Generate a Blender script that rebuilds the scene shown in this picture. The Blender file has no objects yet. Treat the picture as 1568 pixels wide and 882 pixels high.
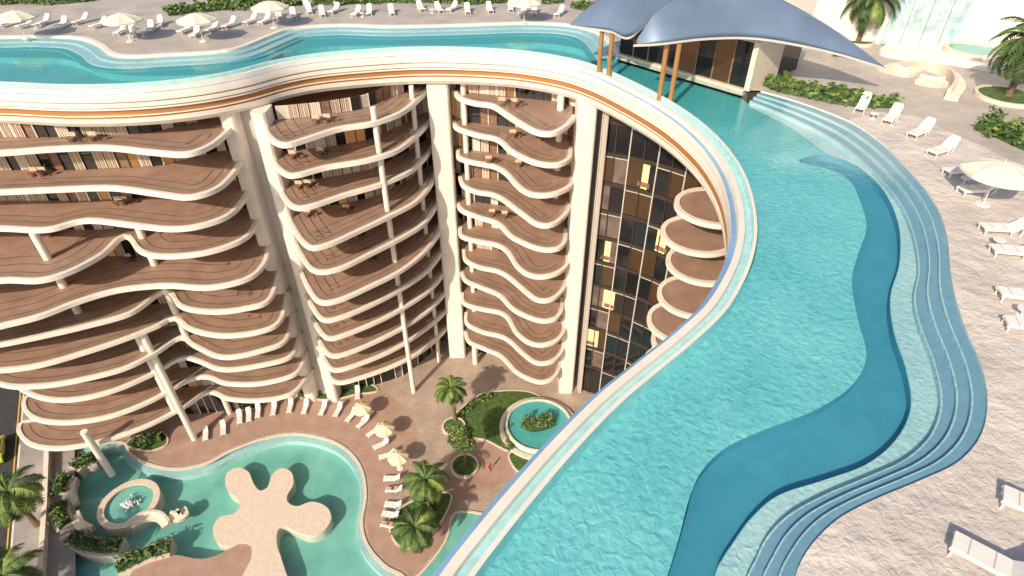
import bpy, math, random, bmesh
from mathutils import Vector, Matrix
from mathutils.geometry import tessellate_polygon
random.seed(7)
# ------------------------------------------------------------------ image pixels to plan positions
CAMZ=61.5; PITCH=math.radians(37.5); FPX=928.0
cP,sP=math.cos(PITCH),math.sin(PITCH)
def P(u,v,z):
    """back-projects an image pixel through the camera onto the level z -> plan position (metres)"""
    a=(u-784)/FPX; b=(441-v)/FPX
    t=(z-CAMZ)/(b*cP-sP)
    return (a*t,(cP+b*sP)*t)
def PP(l,z): return [P(u,v,z) for u,v in l]
DECK=43.5; WAT=43.44
# ------------------------------------------------------------------ materials
MATS={}
def nodes(name):
    m=bpy.data.materials.new(name); m.use_nodes=True
    nt=m.node_tree; b=nt.nodes['Principled BSDF']
    return m,nt,b
def mat(name,col,rough=.6,metal=0,var=.0,vscale=2.0,bump=0,bscale=20,col2=None,emis=None,es=0,spec=None,det=6):
    if name in MATS: return MATS[name]
    m,nt,b=nodes(name)
    b.inputs['Base Color'].default_value=(*col,1); b.inputs['Roughness'].default_value=rough
    b.inputs['Metallic'].default_value=metal
    if spec is not None: b.inputs['Specular IOR Level'].default_value=spec
    tc=nt.nodes.new('ShaderNodeTexCoord')
    if var or col2:
        n=nt.nodes.new('ShaderNodeTexNoise'); n.inputs['Scale'].default_value=vscale; n.inputs['Detail'].default_value=det
        nt.links.new(tc.outputs['Object'],n.inputs['Vector'])
        r=nt.nodes.new('ShaderNodeValToRGB'); r.color_ramp.elements[0].position=.35; r.color_ramp.elements[1].position=.65
        c2=col2 if col2 else tuple(min(1,c*(1+var)) for c in col)
        c1=col if col2 else tuple(c*(1-var) for c in col)
        r.color_ramp.elements[0].color=(*c1,1); r.color_ramp.elements[1].color=(*c2,1)
        nt.links.new(n.outputs['Fac'],r.inputs['Fac']); nt.links.new(r.outputs['Color'],b.inputs['Base Color'])
    if bump:
        n=nt.nodes.new('ShaderNodeTexNoise'); n.inputs['Scale'].default_value=bscale; n.inputs['Detail'].default_value=4
        nt.links.new(tc.outputs['Object'],n.inputs['Vector'])
        bp=nt.nodes.new('ShaderNodeBump'); bp.inputs['Strength'].default_value=1; bp.inputs['Distance'].default_value=bump
        nt.links.new(n.outputs['Fac'],bp.inputs['Height']); nt.links.new(bp.outputs['Normal'],b.inputs['Normal'])
    if emis:
        b.inputs['Emission Color'].default_value=(*emis,1); b.inputs['Emission Strength'].default_value=es
    MATS[name]=m; return m
def wood(name,c1,c2,rot,scale,dark=.6):
    m,nt,b=nodes(name); N=nt.nodes; L=nt.links
    tc=N.new('ShaderNodeTexCoord'); mp=N.new('ShaderNodeMapping'); mp.inputs['Rotation'].default_value=(0,0,rot)
    mp.inputs['Scale'].default_value=(scale,scale,scale)
    L.new(tc.outputs['Object'],mp.inputs['Vector'])
    w=N.new('ShaderNodeTexWave'); w.inputs['Scale'].default_value=1; w.inputs['Distortion'].default_value=.2
    L.new(mp.outputs['Vector'],w.inputs['Vector'])
    n=N.new('ShaderNodeTexNoise'); n.inputs['Scale'].default_value=.6; n.inputs['Detail'].default_value=8
    L.new(tc.outputs['Object'],n.inputs['Vector'])
    r=N.new('ShaderNodeValToRGB'); r.color_ramp.elements[0].position=.3; r.color_ramp.elements[1].position=.7
    r.color_ramp.elements[0].color=(*c1,1); r.color_ramp.elements[1].color=(*c2,1)
    L.new(n.outputs['Fac'],r.inputs['Fac'])
    r2=N.new('ShaderNodeValToRGB'); r2.color_ramp.elements[0].position=0; r2.color_ramp.elements[1].position=.14
    r2.color_ramp.elements[0].color=(dark,dark,dark,1); r2.color_ramp.elements[1].color=(1,1,1,1)
    L.new(w.outputs['Fac'],r2.inputs['Fac'])
    mx=N.new('ShaderNodeMixRGB'); mx.blend_type='MULTIPLY'; mx.inputs[0].default_value=1
    L.new(r.outputs['Color'],mx.inputs[1]); L.new(r2.outputs['Color'],mx.inputs[2])
    L.new(mx.outputs['Color'],b.inputs['Base Color']); b.inputs['Roughness'].default_value=.5
    return m
def paving(name,c1,c2,size,mortar):
    m,nt,b=nodes(name); N=nt.nodes; L=nt.links
    tc=N.new('ShaderNodeTexCoord')
    br=N.new('ShaderNodeTexBrick'); br.inputs['Scale'].default_value=1/size
    br.inputs['Color1'].default_value=(*c1,1); br.inputs['Color2'].default_value=(*c2,1); br.inputs['Mortar'].default_value=(*mortar,1)
    br.inputs['Mortar Size'].default_value=.012
    L.new(tc.outputs['Object'],br.inputs['Vector'])
    n=N.new('ShaderNodeTexNoise'); n.inputs['Scale'].default_value=.35; n.inputs['Detail'].default_value=9
    L.new(tc.outputs['Object'],n.inputs['Vector'])
    r=N.new('ShaderNodeValToRGB'); r.color_ramp.elements[0].position=.3; r.color_ramp.elements[1].position=.7
    r.color_ramp.elements[0].color=(.78,.78,.78,1); r.color_ramp.elements[1].color=(1.1,1.1,1.1,1)
    L.new(n.outputs['Fac'],r.inputs['Fac'])
    mx=N.new('ShaderNodeMixRGB'); mx.blend_type='MULTIPLY'; mx.inputs[0].default_value=1
    L.new(br.outputs['Color'],mx.inputs[1]); L.new(r.outputs['Color'],mx.inputs[2])
    L.new(mx.outputs['Color'],b.inputs['Base Color']); b.inputs['Roughness'].default_value=.6
    return m
def water(name,tint,bscale,bdist,f0=.02):
    # thin transmitting sheet with a Schlick reflectance, identical seen from above or below
    m=bpy.data.materials.new(name); m.use_nodes=True; nt=m.node_tree; N=nt.nodes; L=nt.links
    N.remove(N['Principled BSDF']); out=N['Material Output']
    tc=N.new('ShaderNodeTexCoord'); n=N.new('ShaderNodeTexNoise'); n.inputs['Scale'].default_value=bscale; n.inputs['Detail'].default_value=3
    L.new(tc.outputs['Object'],n.inputs['Vector'])
    bp=N.new('ShaderNodeBump'); bp.inputs['Distance'].default_value=bdist; L.new(n.outputs['Fac'],bp.inputs['Height'])
    tr=N.new('ShaderNodeBsdfTransparent'); tr.inputs['Color'].default_value=(*tint,1)
    gl=N.new('ShaderNodeBsdfGlossy'); gl.inputs['Roughness'].default_value=.05; L.new(bp.outputs['Normal'],gl.inputs['Normal'])
    ge=N.new('ShaderNodeNewGeometry'); dt=N.new('ShaderNodeVectorMath'); dt.operation='DOT_PRODUCT'
    L.new(ge.outputs['Incoming'],dt.inputs[0]); L.new(bp.outputs['Normal'],dt.inputs[1])
    def M(op,a,b=None,clamp=False):
        k=N.new('ShaderNodeMath'); k.operation=op; k.use_clamp=clamp
        for i,x in enumerate((a,b)):
            if x is None: continue
            if isinstance(x,(int,float)): k.inputs[i].default_value=x
            else: L.new(x,k.inputs[i])
        return k.outputs[0]
    s=M('SUBTRACT',1.0,M('ABSOLUTE',dt.outputs['Value']),True)
    f=M('ADD',M('MULTIPLY',M('POWER',s,5.0),1-f0),f0,True)
    mx=N.new('ShaderNodeMixShader'); L.new(f,mx.inputs[0]); L.new(tr.outputs[0],mx.inputs[1]); L.new(gl.outputs[0],mx.inputs[2])
    L.new(mx.outputs[0],out.inputs['Surface']); return m
def poolfloor(name,c1,c2,scale,bump,ylo=None,yhi=None,cfar=None,lo=.34,hi=.66,w2=.5):
    # mosaic with pebble relief; optional darkening along plan Y paints the shading of deep water into the colour
    m,nt,b=nodes(name); N=nt.nodes; L=nt.links
    tc=N.new('ShaderNodeTexCoord')
    n=N.new('ShaderNodeTexNoise'); n.inputs['Scale'].default_value=scale; n.inputs['Detail'].default_value=6; n.inputs['Distortion'].default_value=.9
    L.new(tc.outputs['Object'],n.inputs['Vector'])
    n2=N.new('ShaderNodeTexNoise'); n2.inputs['Scale'].default_value=.22; n2.inputs['Detail'].default_value=3
    L.new(tc.outputs['Object'],n2.inputs['Vector'])
    r=N.new('ShaderNodeValToRGB'); r.color_ramp.elements[0].position=lo; r.color_ramp.elements[1].position=hi
    r.color_ramp.elements[0].color=(*c1,1); r.color_ramp.elements[1].color=(*c2,1)
    ad=N.new('ShaderNodeMixRGB'); ad.inputs[0].default_value=w2; L.new(n.outputs['Fac'],ad.inputs[1]); L.new(n2.outputs['Fac'],ad.inputs[2])
    L.new(ad.outputs[0],r.inputs['Fac']); col=r.outputs['Color']
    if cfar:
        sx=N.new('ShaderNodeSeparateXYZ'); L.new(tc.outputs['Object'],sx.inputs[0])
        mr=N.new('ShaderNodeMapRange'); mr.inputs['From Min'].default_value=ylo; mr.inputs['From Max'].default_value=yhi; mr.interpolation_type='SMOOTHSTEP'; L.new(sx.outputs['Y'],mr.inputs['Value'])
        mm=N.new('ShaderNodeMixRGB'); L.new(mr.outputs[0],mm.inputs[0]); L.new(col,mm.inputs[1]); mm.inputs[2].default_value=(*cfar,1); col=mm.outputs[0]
    L.new(col,b.inputs['Base Color'])
    v=N.new('ShaderNodeTexVoronoi'); v.inputs['Scale'].default_value=scale*1.3; v.feature='SMOOTH_F1'
    L.new(tc.outputs['Object'],v.inputs['Vector'])
    a=N.new('ShaderNodeMath'); a.operation='MULTIPLY_ADD'; a.inputs[1].default_value=.5; L.new(v.outputs['Distance'],a.inputs[0]); L.new(n.outputs['Fac'],a.inputs[2])
    bp=N.new('ShaderNodeBump'); bp.inputs['Distance'].default_value=bump; L.new(a.outputs[0],bp.inputs['Height'])
    L.new(bp.outputs['Normal'],b.inputs['Normal']); b.inputs['Roughness'].default_value=.75
    return m
WHITE=mat('white_render',(.80,.745,.67),.5,var=.05,vscale=.6)
WHITE2=mat('white_coping',(.80,.735,.65),.45,var=.06,vscale=1.2)
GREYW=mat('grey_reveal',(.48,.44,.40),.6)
BRONZE=mat('bronze_strip',(.50,.25,.10),.35,.35)
BRONZE2=mat('bronze_column_metal',(.50,.27,.10),.35,.45)
BLUEB=mat('blue_glass_band',(.20,.36,.56),.12,.0,var=.15,vscale=.5)
GUTTER=mat('gutter_mosaic',(.42,.70,.72),.15,var=.1,vscale=2)
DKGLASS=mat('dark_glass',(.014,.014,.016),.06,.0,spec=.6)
ALU=mat('aluminium_frame',(.60,.57,.53),.4,.2)
DFRAME=mat('dark_frame',(.06,.045,.038),.4,.3)
CURT=mat('curtain',(.58,.46,.35),.9,var=.2,vscale=9)
CURT2=mat('curtain_pale',(.76,.68,.58),.9,var=.1,vscale=9)
BRNP=mat('brown_panel',(.22,.125,.08),.5,var=.3,vscale=3)
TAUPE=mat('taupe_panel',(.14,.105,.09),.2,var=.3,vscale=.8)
LIT=mat('lit_room',(.30,.2,.1),.6,emis=(1,.60,.24),es=1.5)
AMBER=mat('dim_lit_room',(.10,.06,.03),.3,emis=(1,.42,.12),es=.22,col2=(.2,.1,.04),vscale=1.5)
AMBER2=mat('dark_room_glow',(.03,.02,.012),.12,emis=(1,.42,.12),es=.07)
BALW=wood('balcony_wood',(.30,.19,.14),(.40,.27,.205),.5,4.0)
DECKW=wood('deck_wood',(.38,.25,.195),(.48,.335,.27),1.1,4.5)
SOFFIT=mat('soffit',(.70,.57,.45),.7,var=.05)
STONE=paving('roof_paving',(.48,.435,.40),(.55,.50,.455),1.2,(.34,.30,.28))
PLAZA=paving('plaza_paving',(.42,.335,.28),(.475,.385,.32),1.6,(.30,.24,.20))
SIDEW=paving('sidewalk_paving',(.34,.32,.31),(.42,.39,.37),.8,(.24,.22,.21))
ASPH=mat('asphalt',(.05,.05,.055),.85,var=.2,vscale=1.5,bump=.01,bscale=30)
PAINT=mat('road_paint',(.75,.75,.72),.6); YPAINT=mat('yellow_paint',(.7,.45,.05),.6)
LAND=mat('land',(.33,.29,.25),.9,col2=(.40,.36,.31),vscale=.05)
GRASS=mat('lawn',(.045,.095,.02),.95,col2=(.10,.17,.045),vscale=2.2,bump=.08,bscale=9)
TERR=mat('terrazzo',(.68,.585,.49),.6,var=.07,vscale=3)
LEAFS=[mat('leaf_dark',(.035,.075,.018),.7,var=.3),mat('leaf_mid',(.08,.145,.03),.65,var=.3),mat('leaf_light',(.18,.25,.055),.6,var=.25)]
BARK=mat('bark',(.18,.12,.08),.9,var=.35,vscale=8,bump=.03,bscale=12)
FABW=mat('white_fabric',(.80,.78,.75),.85,var=.04); PLAST=mat('white_powdercoat',(.76,.75,.73),.4)
FABI=mat('ivory_fabric',(.78,.73,.60),.85,var=.05)
FABY=mat('cream_fabric',(.80,.69,.46),.85,var=.05)
METALB=mat('canopy_metal',(.20,.28,.41),.42,.35,var=.12,vscale=.25)
def sand():
    m,nt,b=nodes('sand'); N=nt.nodes; L=nt.links
    tc=N.new('ShaderNodeTexCoord')
    n=N.new('ShaderNodeTexNoise'); n.inputs['Scale'].default_value=.35; n.inputs['Detail'].default_value=10; n.inputs['Roughness'].default_value=.6
    L.new(tc.outputs['Object'],n.inputs['Vector'])
    r=N.new('ShaderNodeValToRGB'); r.color_ramp.elements[0].position=.3; r.color_ramp.elements[1].position=.7
    r.color_ramp.elements[0].color=(.50,.46,.43,1); r.color_ramp.elements[1].color=(.70,.645,.60,1)
    L.new(n.outputs['Fac'],r.inputs['Fac']); L.new(r.outputs['Color'],b.inputs['Base Color'])
    n3=N.new('ShaderNodeTexNoise'); n3.inputs['Scale'].default_value=4.0; n3.inputs['Detail'].default_value=4; n3.inputs['Distortion'].default_value=.6
    n2=N.new('ShaderNodeTexNoise'); n2.inputs['Scale'].default_value=1.1; n2.inputs['Detail'].default_value=7
    L.new(tc.outputs['Object'],n3.inputs['Vector']); L.new(tc.outputs['Object'],n2.inputs['Vector'])
    a=N.new('ShaderNodeMath'); a.operation='MULTIPLY_ADD'; a.inputs[1].default_value=.35
    L.new(n3.outputs['Fac'],a.inputs[0]); L.new(n2.outputs['Fac'],a.inputs[2])
    bp=N.new('ShaderNodeBump'); bp.inputs['Distance'].default_value=.2; L.new(a.outputs[0],bp.inputs['Height'])
    L.new(bp.outputs['Normal'],b.inputs['Normal']); b.inputs['Roughness'].default_value=.95
    return m
SANDM=sand()
WATER=water('pool_water',(.87,.975,.98),2.0,.014)
WATERL=water('lower_pool_water',(.88,.975,.96),.8,.014)
GLASSR=water('balustrade_glass',(.95,.965,.96),1,.0,.03)
FZ=42.75
FL_SH=poolfloor('mosaic_cyan',(.10,.44,.49),(.27,.66,.68),2.6,.075,34,54,(.05,.37,.40),lo=.3,hi=.7,w2=.5)  # far colour paints water-depth shading onto a level floor
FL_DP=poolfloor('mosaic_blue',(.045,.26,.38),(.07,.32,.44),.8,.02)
FL_TL=poolfloor('mosaic_teal',(.07,.38,.40),(.13,.47,.48),.6,.02)
FL_SHELF=poolfloor('mosaic_pale',(.34,.52,.57),(.54,.69,.71),3.2,.06)
STEPM=poolfloor('mosaic_step',(.17,.31,.43),(.23,.38,.50),2,.01)
FL_LOW=poolfloor('mosaic_green',(.15,.42,.39),(.27,.56,.51),.35,.01)
# ------------------------------------------------------------------ geometry helpers
def cr(pts,n=6,closed=False):
    out=[]; N=len(pts); rng=N if closed else N-1
    for i in range(rng):
        if closed: p0,p1,p2,p3=pts[(i-1)%N],pts[i],pts[(i+1)%N],pts[(i+2)%N]
        else: p0,p1,p2,p3=pts[max(i-1,0)],pts[i],pts[i+1],pts[min(i+2,N-1)]
        for k in range(n):
            t=k/n; out.append(tuple(.5*((2*b)+(-a+c)*t+(2*a-5*b+4*c-d)*t*t+(-a+3*b-3*c+d)*t**3) for a,b,c,d in zip(p0,p1,p2,p3)))
    if not closed: out.append(tuple(pts[-1]))
    return out
def resample(pts,n):
    d=[0]
    for a,b in zip(pts,pts[1:]): d.append(d[-1]+math.dist(a,b))
    out=[];j=0
    for i in range(n):
        s=d[-1]*i/(n-1)
        while j<len(d)-2 and d[j+1]<s: j+=1
        t=(s-d[j])/max(1e-9,d[j+1]-d[j]); out.append(tuple(a+(b-a)*t for a,b in zip(pts[j],pts[j+1])))
    return out
def normals(path,closed=False):
    N=len(path); out=[]
    for i in range(N):
        if closed: a,b=path[i-1],path[(i+1)%N]
        else: a,b=path[max(i-1,0)],path[min(i+1,N-1)]
        tx,ty=b[0]-a[0],b[1]-a[1]; l=math.hypot(tx,ty) or 1
        out.append((ty/l,-tx/l))
    return out
def offs(path,o,closed=False):
    return [(p[0]+n[0]*o,p[1]+n[1]*o) for p,n in zip(path,normals(path,closed))]
def area(p): return sum(p[j][0]*p[(j+1)%len(p)][1]-p[(j+1)%len(p)][0]*p[j][1] for j in range(len(p)))/2
class MB:
    def __init__(s): s.v=[];s.f=[];s.m=[];s.ml=[]
    def mi(s,m):
        if m not in s.ml: s.ml.append(m)
        return s.ml.index(m)
    def face(s,ps,m):
        i=len(s.v); s.v+=[tuple(p) for p in ps]; s.f.append(tuple(range(i,i+len(ps)))); s.m.append(s.mi(m))
    def poly(s,pts,z,m,holes=(),down=False):
        loops=[pts]+list(holes); flat=[p for l in loops for p in l]
        tr=tessellate_polygon([[Vector((p[0],p[1],0)) for p in l] for l in loops])
        base=len(s.v); s.v+=[(p[0],p[1],z) for p in flat]; mi=s.mi(m)
        for t in tr:
            a,b,c=[flat[i] for i in t]
            ar=(b[0]-a[0])*(c[1]-a[1])-(b[1]-a[1])*(c[0]-a[0])
            if abs(ar)<1e-9: continue
            if (ar<0)!=down: t=t[::-1]
            s.f.append(tuple(base+i for i in t)); s.m.append(mi)
    def sweep(s,path,prof,ms,closed=False):
        nm=normals(path,closed); K=len(prof); base=len(s.v)
        for p,n in zip(path,nm):
            for o,z in prof: s.v.append((p[0]+n[0]*o,p[1]+n[1]*o,z))
        N=len(path)
        for i in range(N if closed else N-1):
            j=(i+1)%N
            for k in range(K-1):
                s.f.append((base+i*K+k,base+i*K+k+1,base+j*K+k+1,base+j*K+k)); s.m.append(s.mi(ms[k] if isinstance(ms,list) else ms))
    def slab(s,pts,z0,z1,mtop,mside):
        s.poly(pts,z1,mtop); s.poly(pts,z0,mside,down=True)
        s.sweep(list(pts),[(0,z0),(0,z1)],mside,closed=True)
    def box(s,c,d,m,rot=0,tilt=None):
        hx,hy,hz=d[0]/2,d[1]/2,d[2]/2
        M=Matrix.Rotation(rot,3,'Z')
        if tilt: M=M@Matrix.Rotation(tilt,3,'Y')
        vs=[Vector(c)+M@Vector((x*hx,y*hy,z*hz)) for x,y,z in [(-1,-1,-1),(1,-1,-1),(1,1,-1),(-1,1,-1),(-1,-1,1),(1,-1,1),(1,1,1),(-1,1,1)]]
        b=len(s.v); s.v+=[tuple(v) for v in vs]
        for f in [(0,3,2,1),(4,5,6,7),(0,1,5,4),(1,2,6,5),(2,3,7,6),(3,0,4,7)]:
            s.f.append(tuple(b+i for i in f)); s.m.append(s.mi(m))
    def tube(s,pts,rads,m,n=10,cap=True):
        b=len(s.v); K=len(pts)
        for i,(p,r) in enumerate(zip(pts,rads)):
            a=Vector(pts[max(i-1,0)]);c=Vector(pts[min(i+1,K-1)]); t=(c-a).normalized()
            q=t.to_track_quat('Z','Y')
            for k in range(n):
                an=2*math.pi*k/n; s.v.append(tuple(Vector(p)+q@Vector((r*math.cos(an),r*math.sin(an),0))))
        mi=s.mi(m)
        for i in range(K-1):
            for k in range(n):
                k2=(k+1)%n; s.f.append((b+i*n+k,b+i*n+k2,b+(i+1)*n+k2,b+(i+1)*n+k)); s.m.append(mi)
        if cap:
            s.f.append(tuple(b+(K-1)*n+k for k in range(n))); s.m.append(mi)
            s.f.append(tuple(b+k for k in reversed(range(n)))); s.m.append(mi)
    def build(s,name,parent=None,smooth=False,loc=None,rot=0):
        me=bpy.data.meshes.new(name); me.from_pydata(s.v,[],s.f)
        for m in s.ml: me.materials.append(m)
        me.polygons.foreach_set('material_index',s.m)
        if smooth: me.polygons.foreach_set('use_smooth',[True]*len(s.f))
        me.update()
        o=bpy.data.objects.new(name,me); bpy.context.collection.objects.link(o)
        if parent: o.parent=parent
        if loc: o.location=loc
        o.rotation_euler[2]=rot
        return o
def empty(name):
    e=bpy.data.objects.new(name,None); bpy.context.collection.objects.link(e); return e
def inst(src,name,loc,rot=0,sc=1):
    o=bpy.data.objects.new(name,src.data); bpy.context.collection.objects.link(o)
    o.location=loc; o.rotation_euler[2]=rot; o.scale=(sc,)*3; return o
def circ(c,r,n=40): return [(c[0]+r*math.cos(2*math.pi*i/n),c[1]+r*math.sin(2*math.pi*i/n)) for i in range(n)]
# ================================================================== ROOF LEVEL
rim_px=[(-420,150),(-200,132),(-90,124),(0,125),(100,129),(200,127),(290,119),(360,107),(420,92),(480,82),(560,75),(640,71),(720,72),(800,77),(870,88),(920,103),(970,125),(1020,151),(1060,177),(1095,207),(1120,237),(1138,268),(1150,305),(1155,345),(1150,385),(1135,425),(1108,470),(1060,517),(1000,566),(940,617),(870,690),(800,772),(750,835),(715,882),(660,970),(610,1100)]
rim=resample(cr(PP(rim_px,DECK),8),260)
shoreA=cr(PP([(-420,60),(-200,52),(0,56),(60,55),(120,58),(150,69),(168,82),(200,86),(260,83),(330,79),(370,72),(410,56),(450,43),(520,38),(600,40),(700,38),(800,35),(870,38),(915,50),(945,82)],DECK),6)
S0_px=[(1165,139),(1230,158),(1300,185),(1350,218),(1395,262),(1432,310),(1450,360),(1455,410),(1462,450),(1478,500),(1500,550),(1512,605),(1505,660),(1470,705),(1410,735),(1345,762),(1290,790),(1255,820),(1232,850),(1218,882),(1200,960),(1190,1100)]
S3_px=[(1150,146),(1215,172),(1280,205),(1335,248),(1378,295),(1402,345),(1412,400),(1405,445),(1415,490),(1435,540),(1448,600),(1435,650),(1395,690),(1330,720),(1270,745),(1215,775),(1180,810),(1160,850),(1145,882),(1130,960),(1115,1100)]
NS=160
S0=resample(cr(PP(S0_px,DECK),6),NS); S3=resample(cr(PP(S3_px,DECK),6),NS)
def lerpc(A,B,t): return [(a[0]+(b[0]-a[0])*t,a[1]+(b[1]-a[1])*t) for a,b in zip(A,B)]
pav_a=P(945,82,DECK); pav_b=P(1140,138,DECK)
ks=min(range(NS),key=lambda i: math.dist(S0[i],P(1300,185,DECK)))
border=PP([(1300,185),(1345,172),(1400,178),(1450,200),(1500,222),(1568,255),(1700,300),(1950,420)],DECK)[1:]
border=cr(border,4)
roof=empty('roof_deck')
mb=MB()
mb.poly(shoreA+[pav_b]+S0[:ks+1]+border+[(150,30),(150,190),(-170,190),(-170,shoreA[0][1])],DECK,STONE)
mb.poly([S0[ks]]+border+[(150,30),(150,-40),(S0[-1][0]+2,-40)]+S0[ks+1:][::-1],DECK,SANDM)
o=mb.build('deck_surface',roof)
mb=MB()
mb.poly(offs(rim,.3)+[(rim[-1][0],-40),(150,-40),(150,190),(-170,190)],39.8,SOFFIT,down=True)
mb.build('soffit',roof)
mb=MB()
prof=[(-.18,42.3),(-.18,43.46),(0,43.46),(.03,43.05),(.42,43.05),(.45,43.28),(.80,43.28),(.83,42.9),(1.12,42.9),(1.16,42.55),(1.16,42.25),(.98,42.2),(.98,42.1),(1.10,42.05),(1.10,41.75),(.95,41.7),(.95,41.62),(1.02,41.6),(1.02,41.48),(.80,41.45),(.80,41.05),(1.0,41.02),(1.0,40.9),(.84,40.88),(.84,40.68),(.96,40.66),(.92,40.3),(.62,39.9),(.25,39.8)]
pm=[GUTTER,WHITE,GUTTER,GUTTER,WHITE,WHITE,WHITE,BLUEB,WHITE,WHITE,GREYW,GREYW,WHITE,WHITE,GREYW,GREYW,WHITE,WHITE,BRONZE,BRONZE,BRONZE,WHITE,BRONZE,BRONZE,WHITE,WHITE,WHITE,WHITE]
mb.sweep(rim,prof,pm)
mb.build('infinity_edge_fascia',roof)
# pool shell
pool=empty('infinity_pool')
deep_px=[(1228,232),(1275,244),(1308,262),(1326,298),(1334,332),(1322,370),(1312,412),(1322,470),(1336,525),(1315,570),(1258,608),(1180,638),(1120,665),(1082,700),(1062,742),(1048,795),(1035,840),(1022,882),(1000,960),(1075,960),(1098,882),(1106,850),(1130,812),(1160,772),(1202,738),(1270,716),(1340,690),(1386,650),(1406,602),(1397,545),(1378,490),(1372,435),(1386,382),(1382,322),(1355,270),(1310,235),(1262,222)]
deep=cr(PP(deep_px,DECK),5,True)
inner_rim=offs(rim,-.18)
def near_rim(t0,t1,o): return offs(rim,o)[t0:t1]
i1=min(range(len(rim)),key=lambda i:math.dist(rim[i],P(985,132,DECK)))
i0=min(range(len(rim)),key=lambda i:math.dist(rim[i],P(-300,140,DECK)))
deep2_up=cr(PP([(-300,70),(0,76),(80,77),(120,85),(150,97),(200,103),(280,103),(350,97),(400,87),(430,70),(500,60),(600,58),(700,58),(800,54),(860,58),(905,70),(945,100),(985,118)],DECK),5)
deep2=deep2_up+near_rim(i0,i1,-.7)[::-1]
mb=MB()
shell=inner_rim+[(inner_rim[-1][0]+2,2)]+S3[::-1]+[pav_b,]+shoreA[::-1]
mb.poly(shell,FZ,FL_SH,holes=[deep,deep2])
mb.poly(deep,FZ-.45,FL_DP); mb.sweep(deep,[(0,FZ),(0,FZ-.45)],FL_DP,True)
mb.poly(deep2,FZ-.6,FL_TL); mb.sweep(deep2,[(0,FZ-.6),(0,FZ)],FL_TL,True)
T=[lerpc(S0,S3,t) for t in (0,.30,.35,.62,.67,.95,1.0)]
def strip(A,za,B,zb,m):
    for i in range(len(A)-1): mb.face([(*A[i],za),(*A[i+1],za),(*B[i+1],zb),(*B[i],zb)],m)
zs=[DECK-.12,DECK-.28,DECK-.46]
for k in range(3):
    z=zs[k]; strip(T[2*k],z,T[2*k+1],z,STEPM); strip(T[2*k+1],z+.004,T[2*k+2],z+.004,FL_SHELF)
    zn=zs[k+1] if k<2 else FZ
    strip(T[2*k+2],z,T[2*k+2],zn,FL_SHELF)
strip(T[0],DECK,T[0],zs[0],WHITE2)
shelf_in=cr(PP([(1150,150),(1215,182),(1270,220),(1310,235),(1355,270),(1382,322),(1386,382),(1372,435),(1378,490),(1397,545),(1406,602),(1386,650),(1340,690),(1270,716),(1202,738),(1160,772),(1130,812),(1106,850),(1098,882),(1075,960),(1060,1100)],DECK),6)
shelf_in=resample(shelf_in,NS)
strip(S3,FZ+.012,lerpc(shelf_in,S3,.03),FZ+.012,FL_SHELF)
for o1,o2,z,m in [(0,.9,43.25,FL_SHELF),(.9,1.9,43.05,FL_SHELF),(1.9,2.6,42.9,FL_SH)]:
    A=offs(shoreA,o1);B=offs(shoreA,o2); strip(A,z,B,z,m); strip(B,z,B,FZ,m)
A=shoreA; strip(A,DECK,A,42.7,WHITE2)
mb.build('pool_shell',pool)
mb=MB(); mb.poly(offs(rim,-.1)+[(rim[-1][0]+2,2)]+S0[::-1]+[pav_b]+shoreA[::-1],WAT,WATER); mb.build('water',pool)
mb=MB(); mb.sweep(shoreA,[(0,DECK),(0,DECK+.03),(-.5,DECK+.03),(-.5,DECK)],WHITE2); mb.build('pool_coping',pool)
# ================================================================== BUILDING
bld=empty('hotel_building')
def lev(k): return 5+3.34*k
LEFT={10:[(-200,238),(-80,236),(0,234),(80,228),(160,226),(230,233),(285,236),(325,222),(347,205),(362,188)],
9:[(-200,300),(-80,296),(0,294),(90,290),(170,288),(240,297),(290,302),(335,288),(360,265),(376,238)],
8:[(-200,352),(-80,350),(0,350),(70,352),(130,338),(200,345),(260,351),(310,345),(358,325),(388,286)],
7:[(-200,452),(-80,442),(0,430),(60,430),(110,415),(160,388),(190,362),(212,385),(250,393),(320,386),(380,362),(400,328)],
6:[(-220,545),(-80,520),(0,500),(60,485),(120,462),(180,445),(250,438),(320,441),(380,427),(408,402),(415,370)],
5:[(-180,560),(-80,540),(0,528),(60,516),(130,500),(200,480),(243,450),(258,448),(275,470),(320,478),(370,474),(415,458),(432,408)],
4:[(-160,570),(-80,572),(0,568),(60,560),(130,540),(190,520),(240,500),(265,488),(290,505),(340,515),(400,508),(432,490),(443,448)],
3:[(-120,520),(-60,560),(0,590),(60,592),(120,583),(190,565),(240,540),(275,518),(295,530),(340,548),(400,538),(440,520),(452,478)],
2:[(0,560),(20,590),(60,610),(110,613),(170,600),(230,575),(275,550),(300,553),(340,567),(400,560),(448,545),(462,510)],
1:[(60,598),(36,610),(36,630),(60,645),(110,648),(170,638),(230,615),(285,585),(315,578),(345,588),(400,588),(455,572),(472,538)],
0:[(70,640),(34,645),(26,662),(45,682),(90,688),(150,678),(220,655),(280,625),(318,602),(350,612),(400,614),(450,602),(480,566)]}
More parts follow.
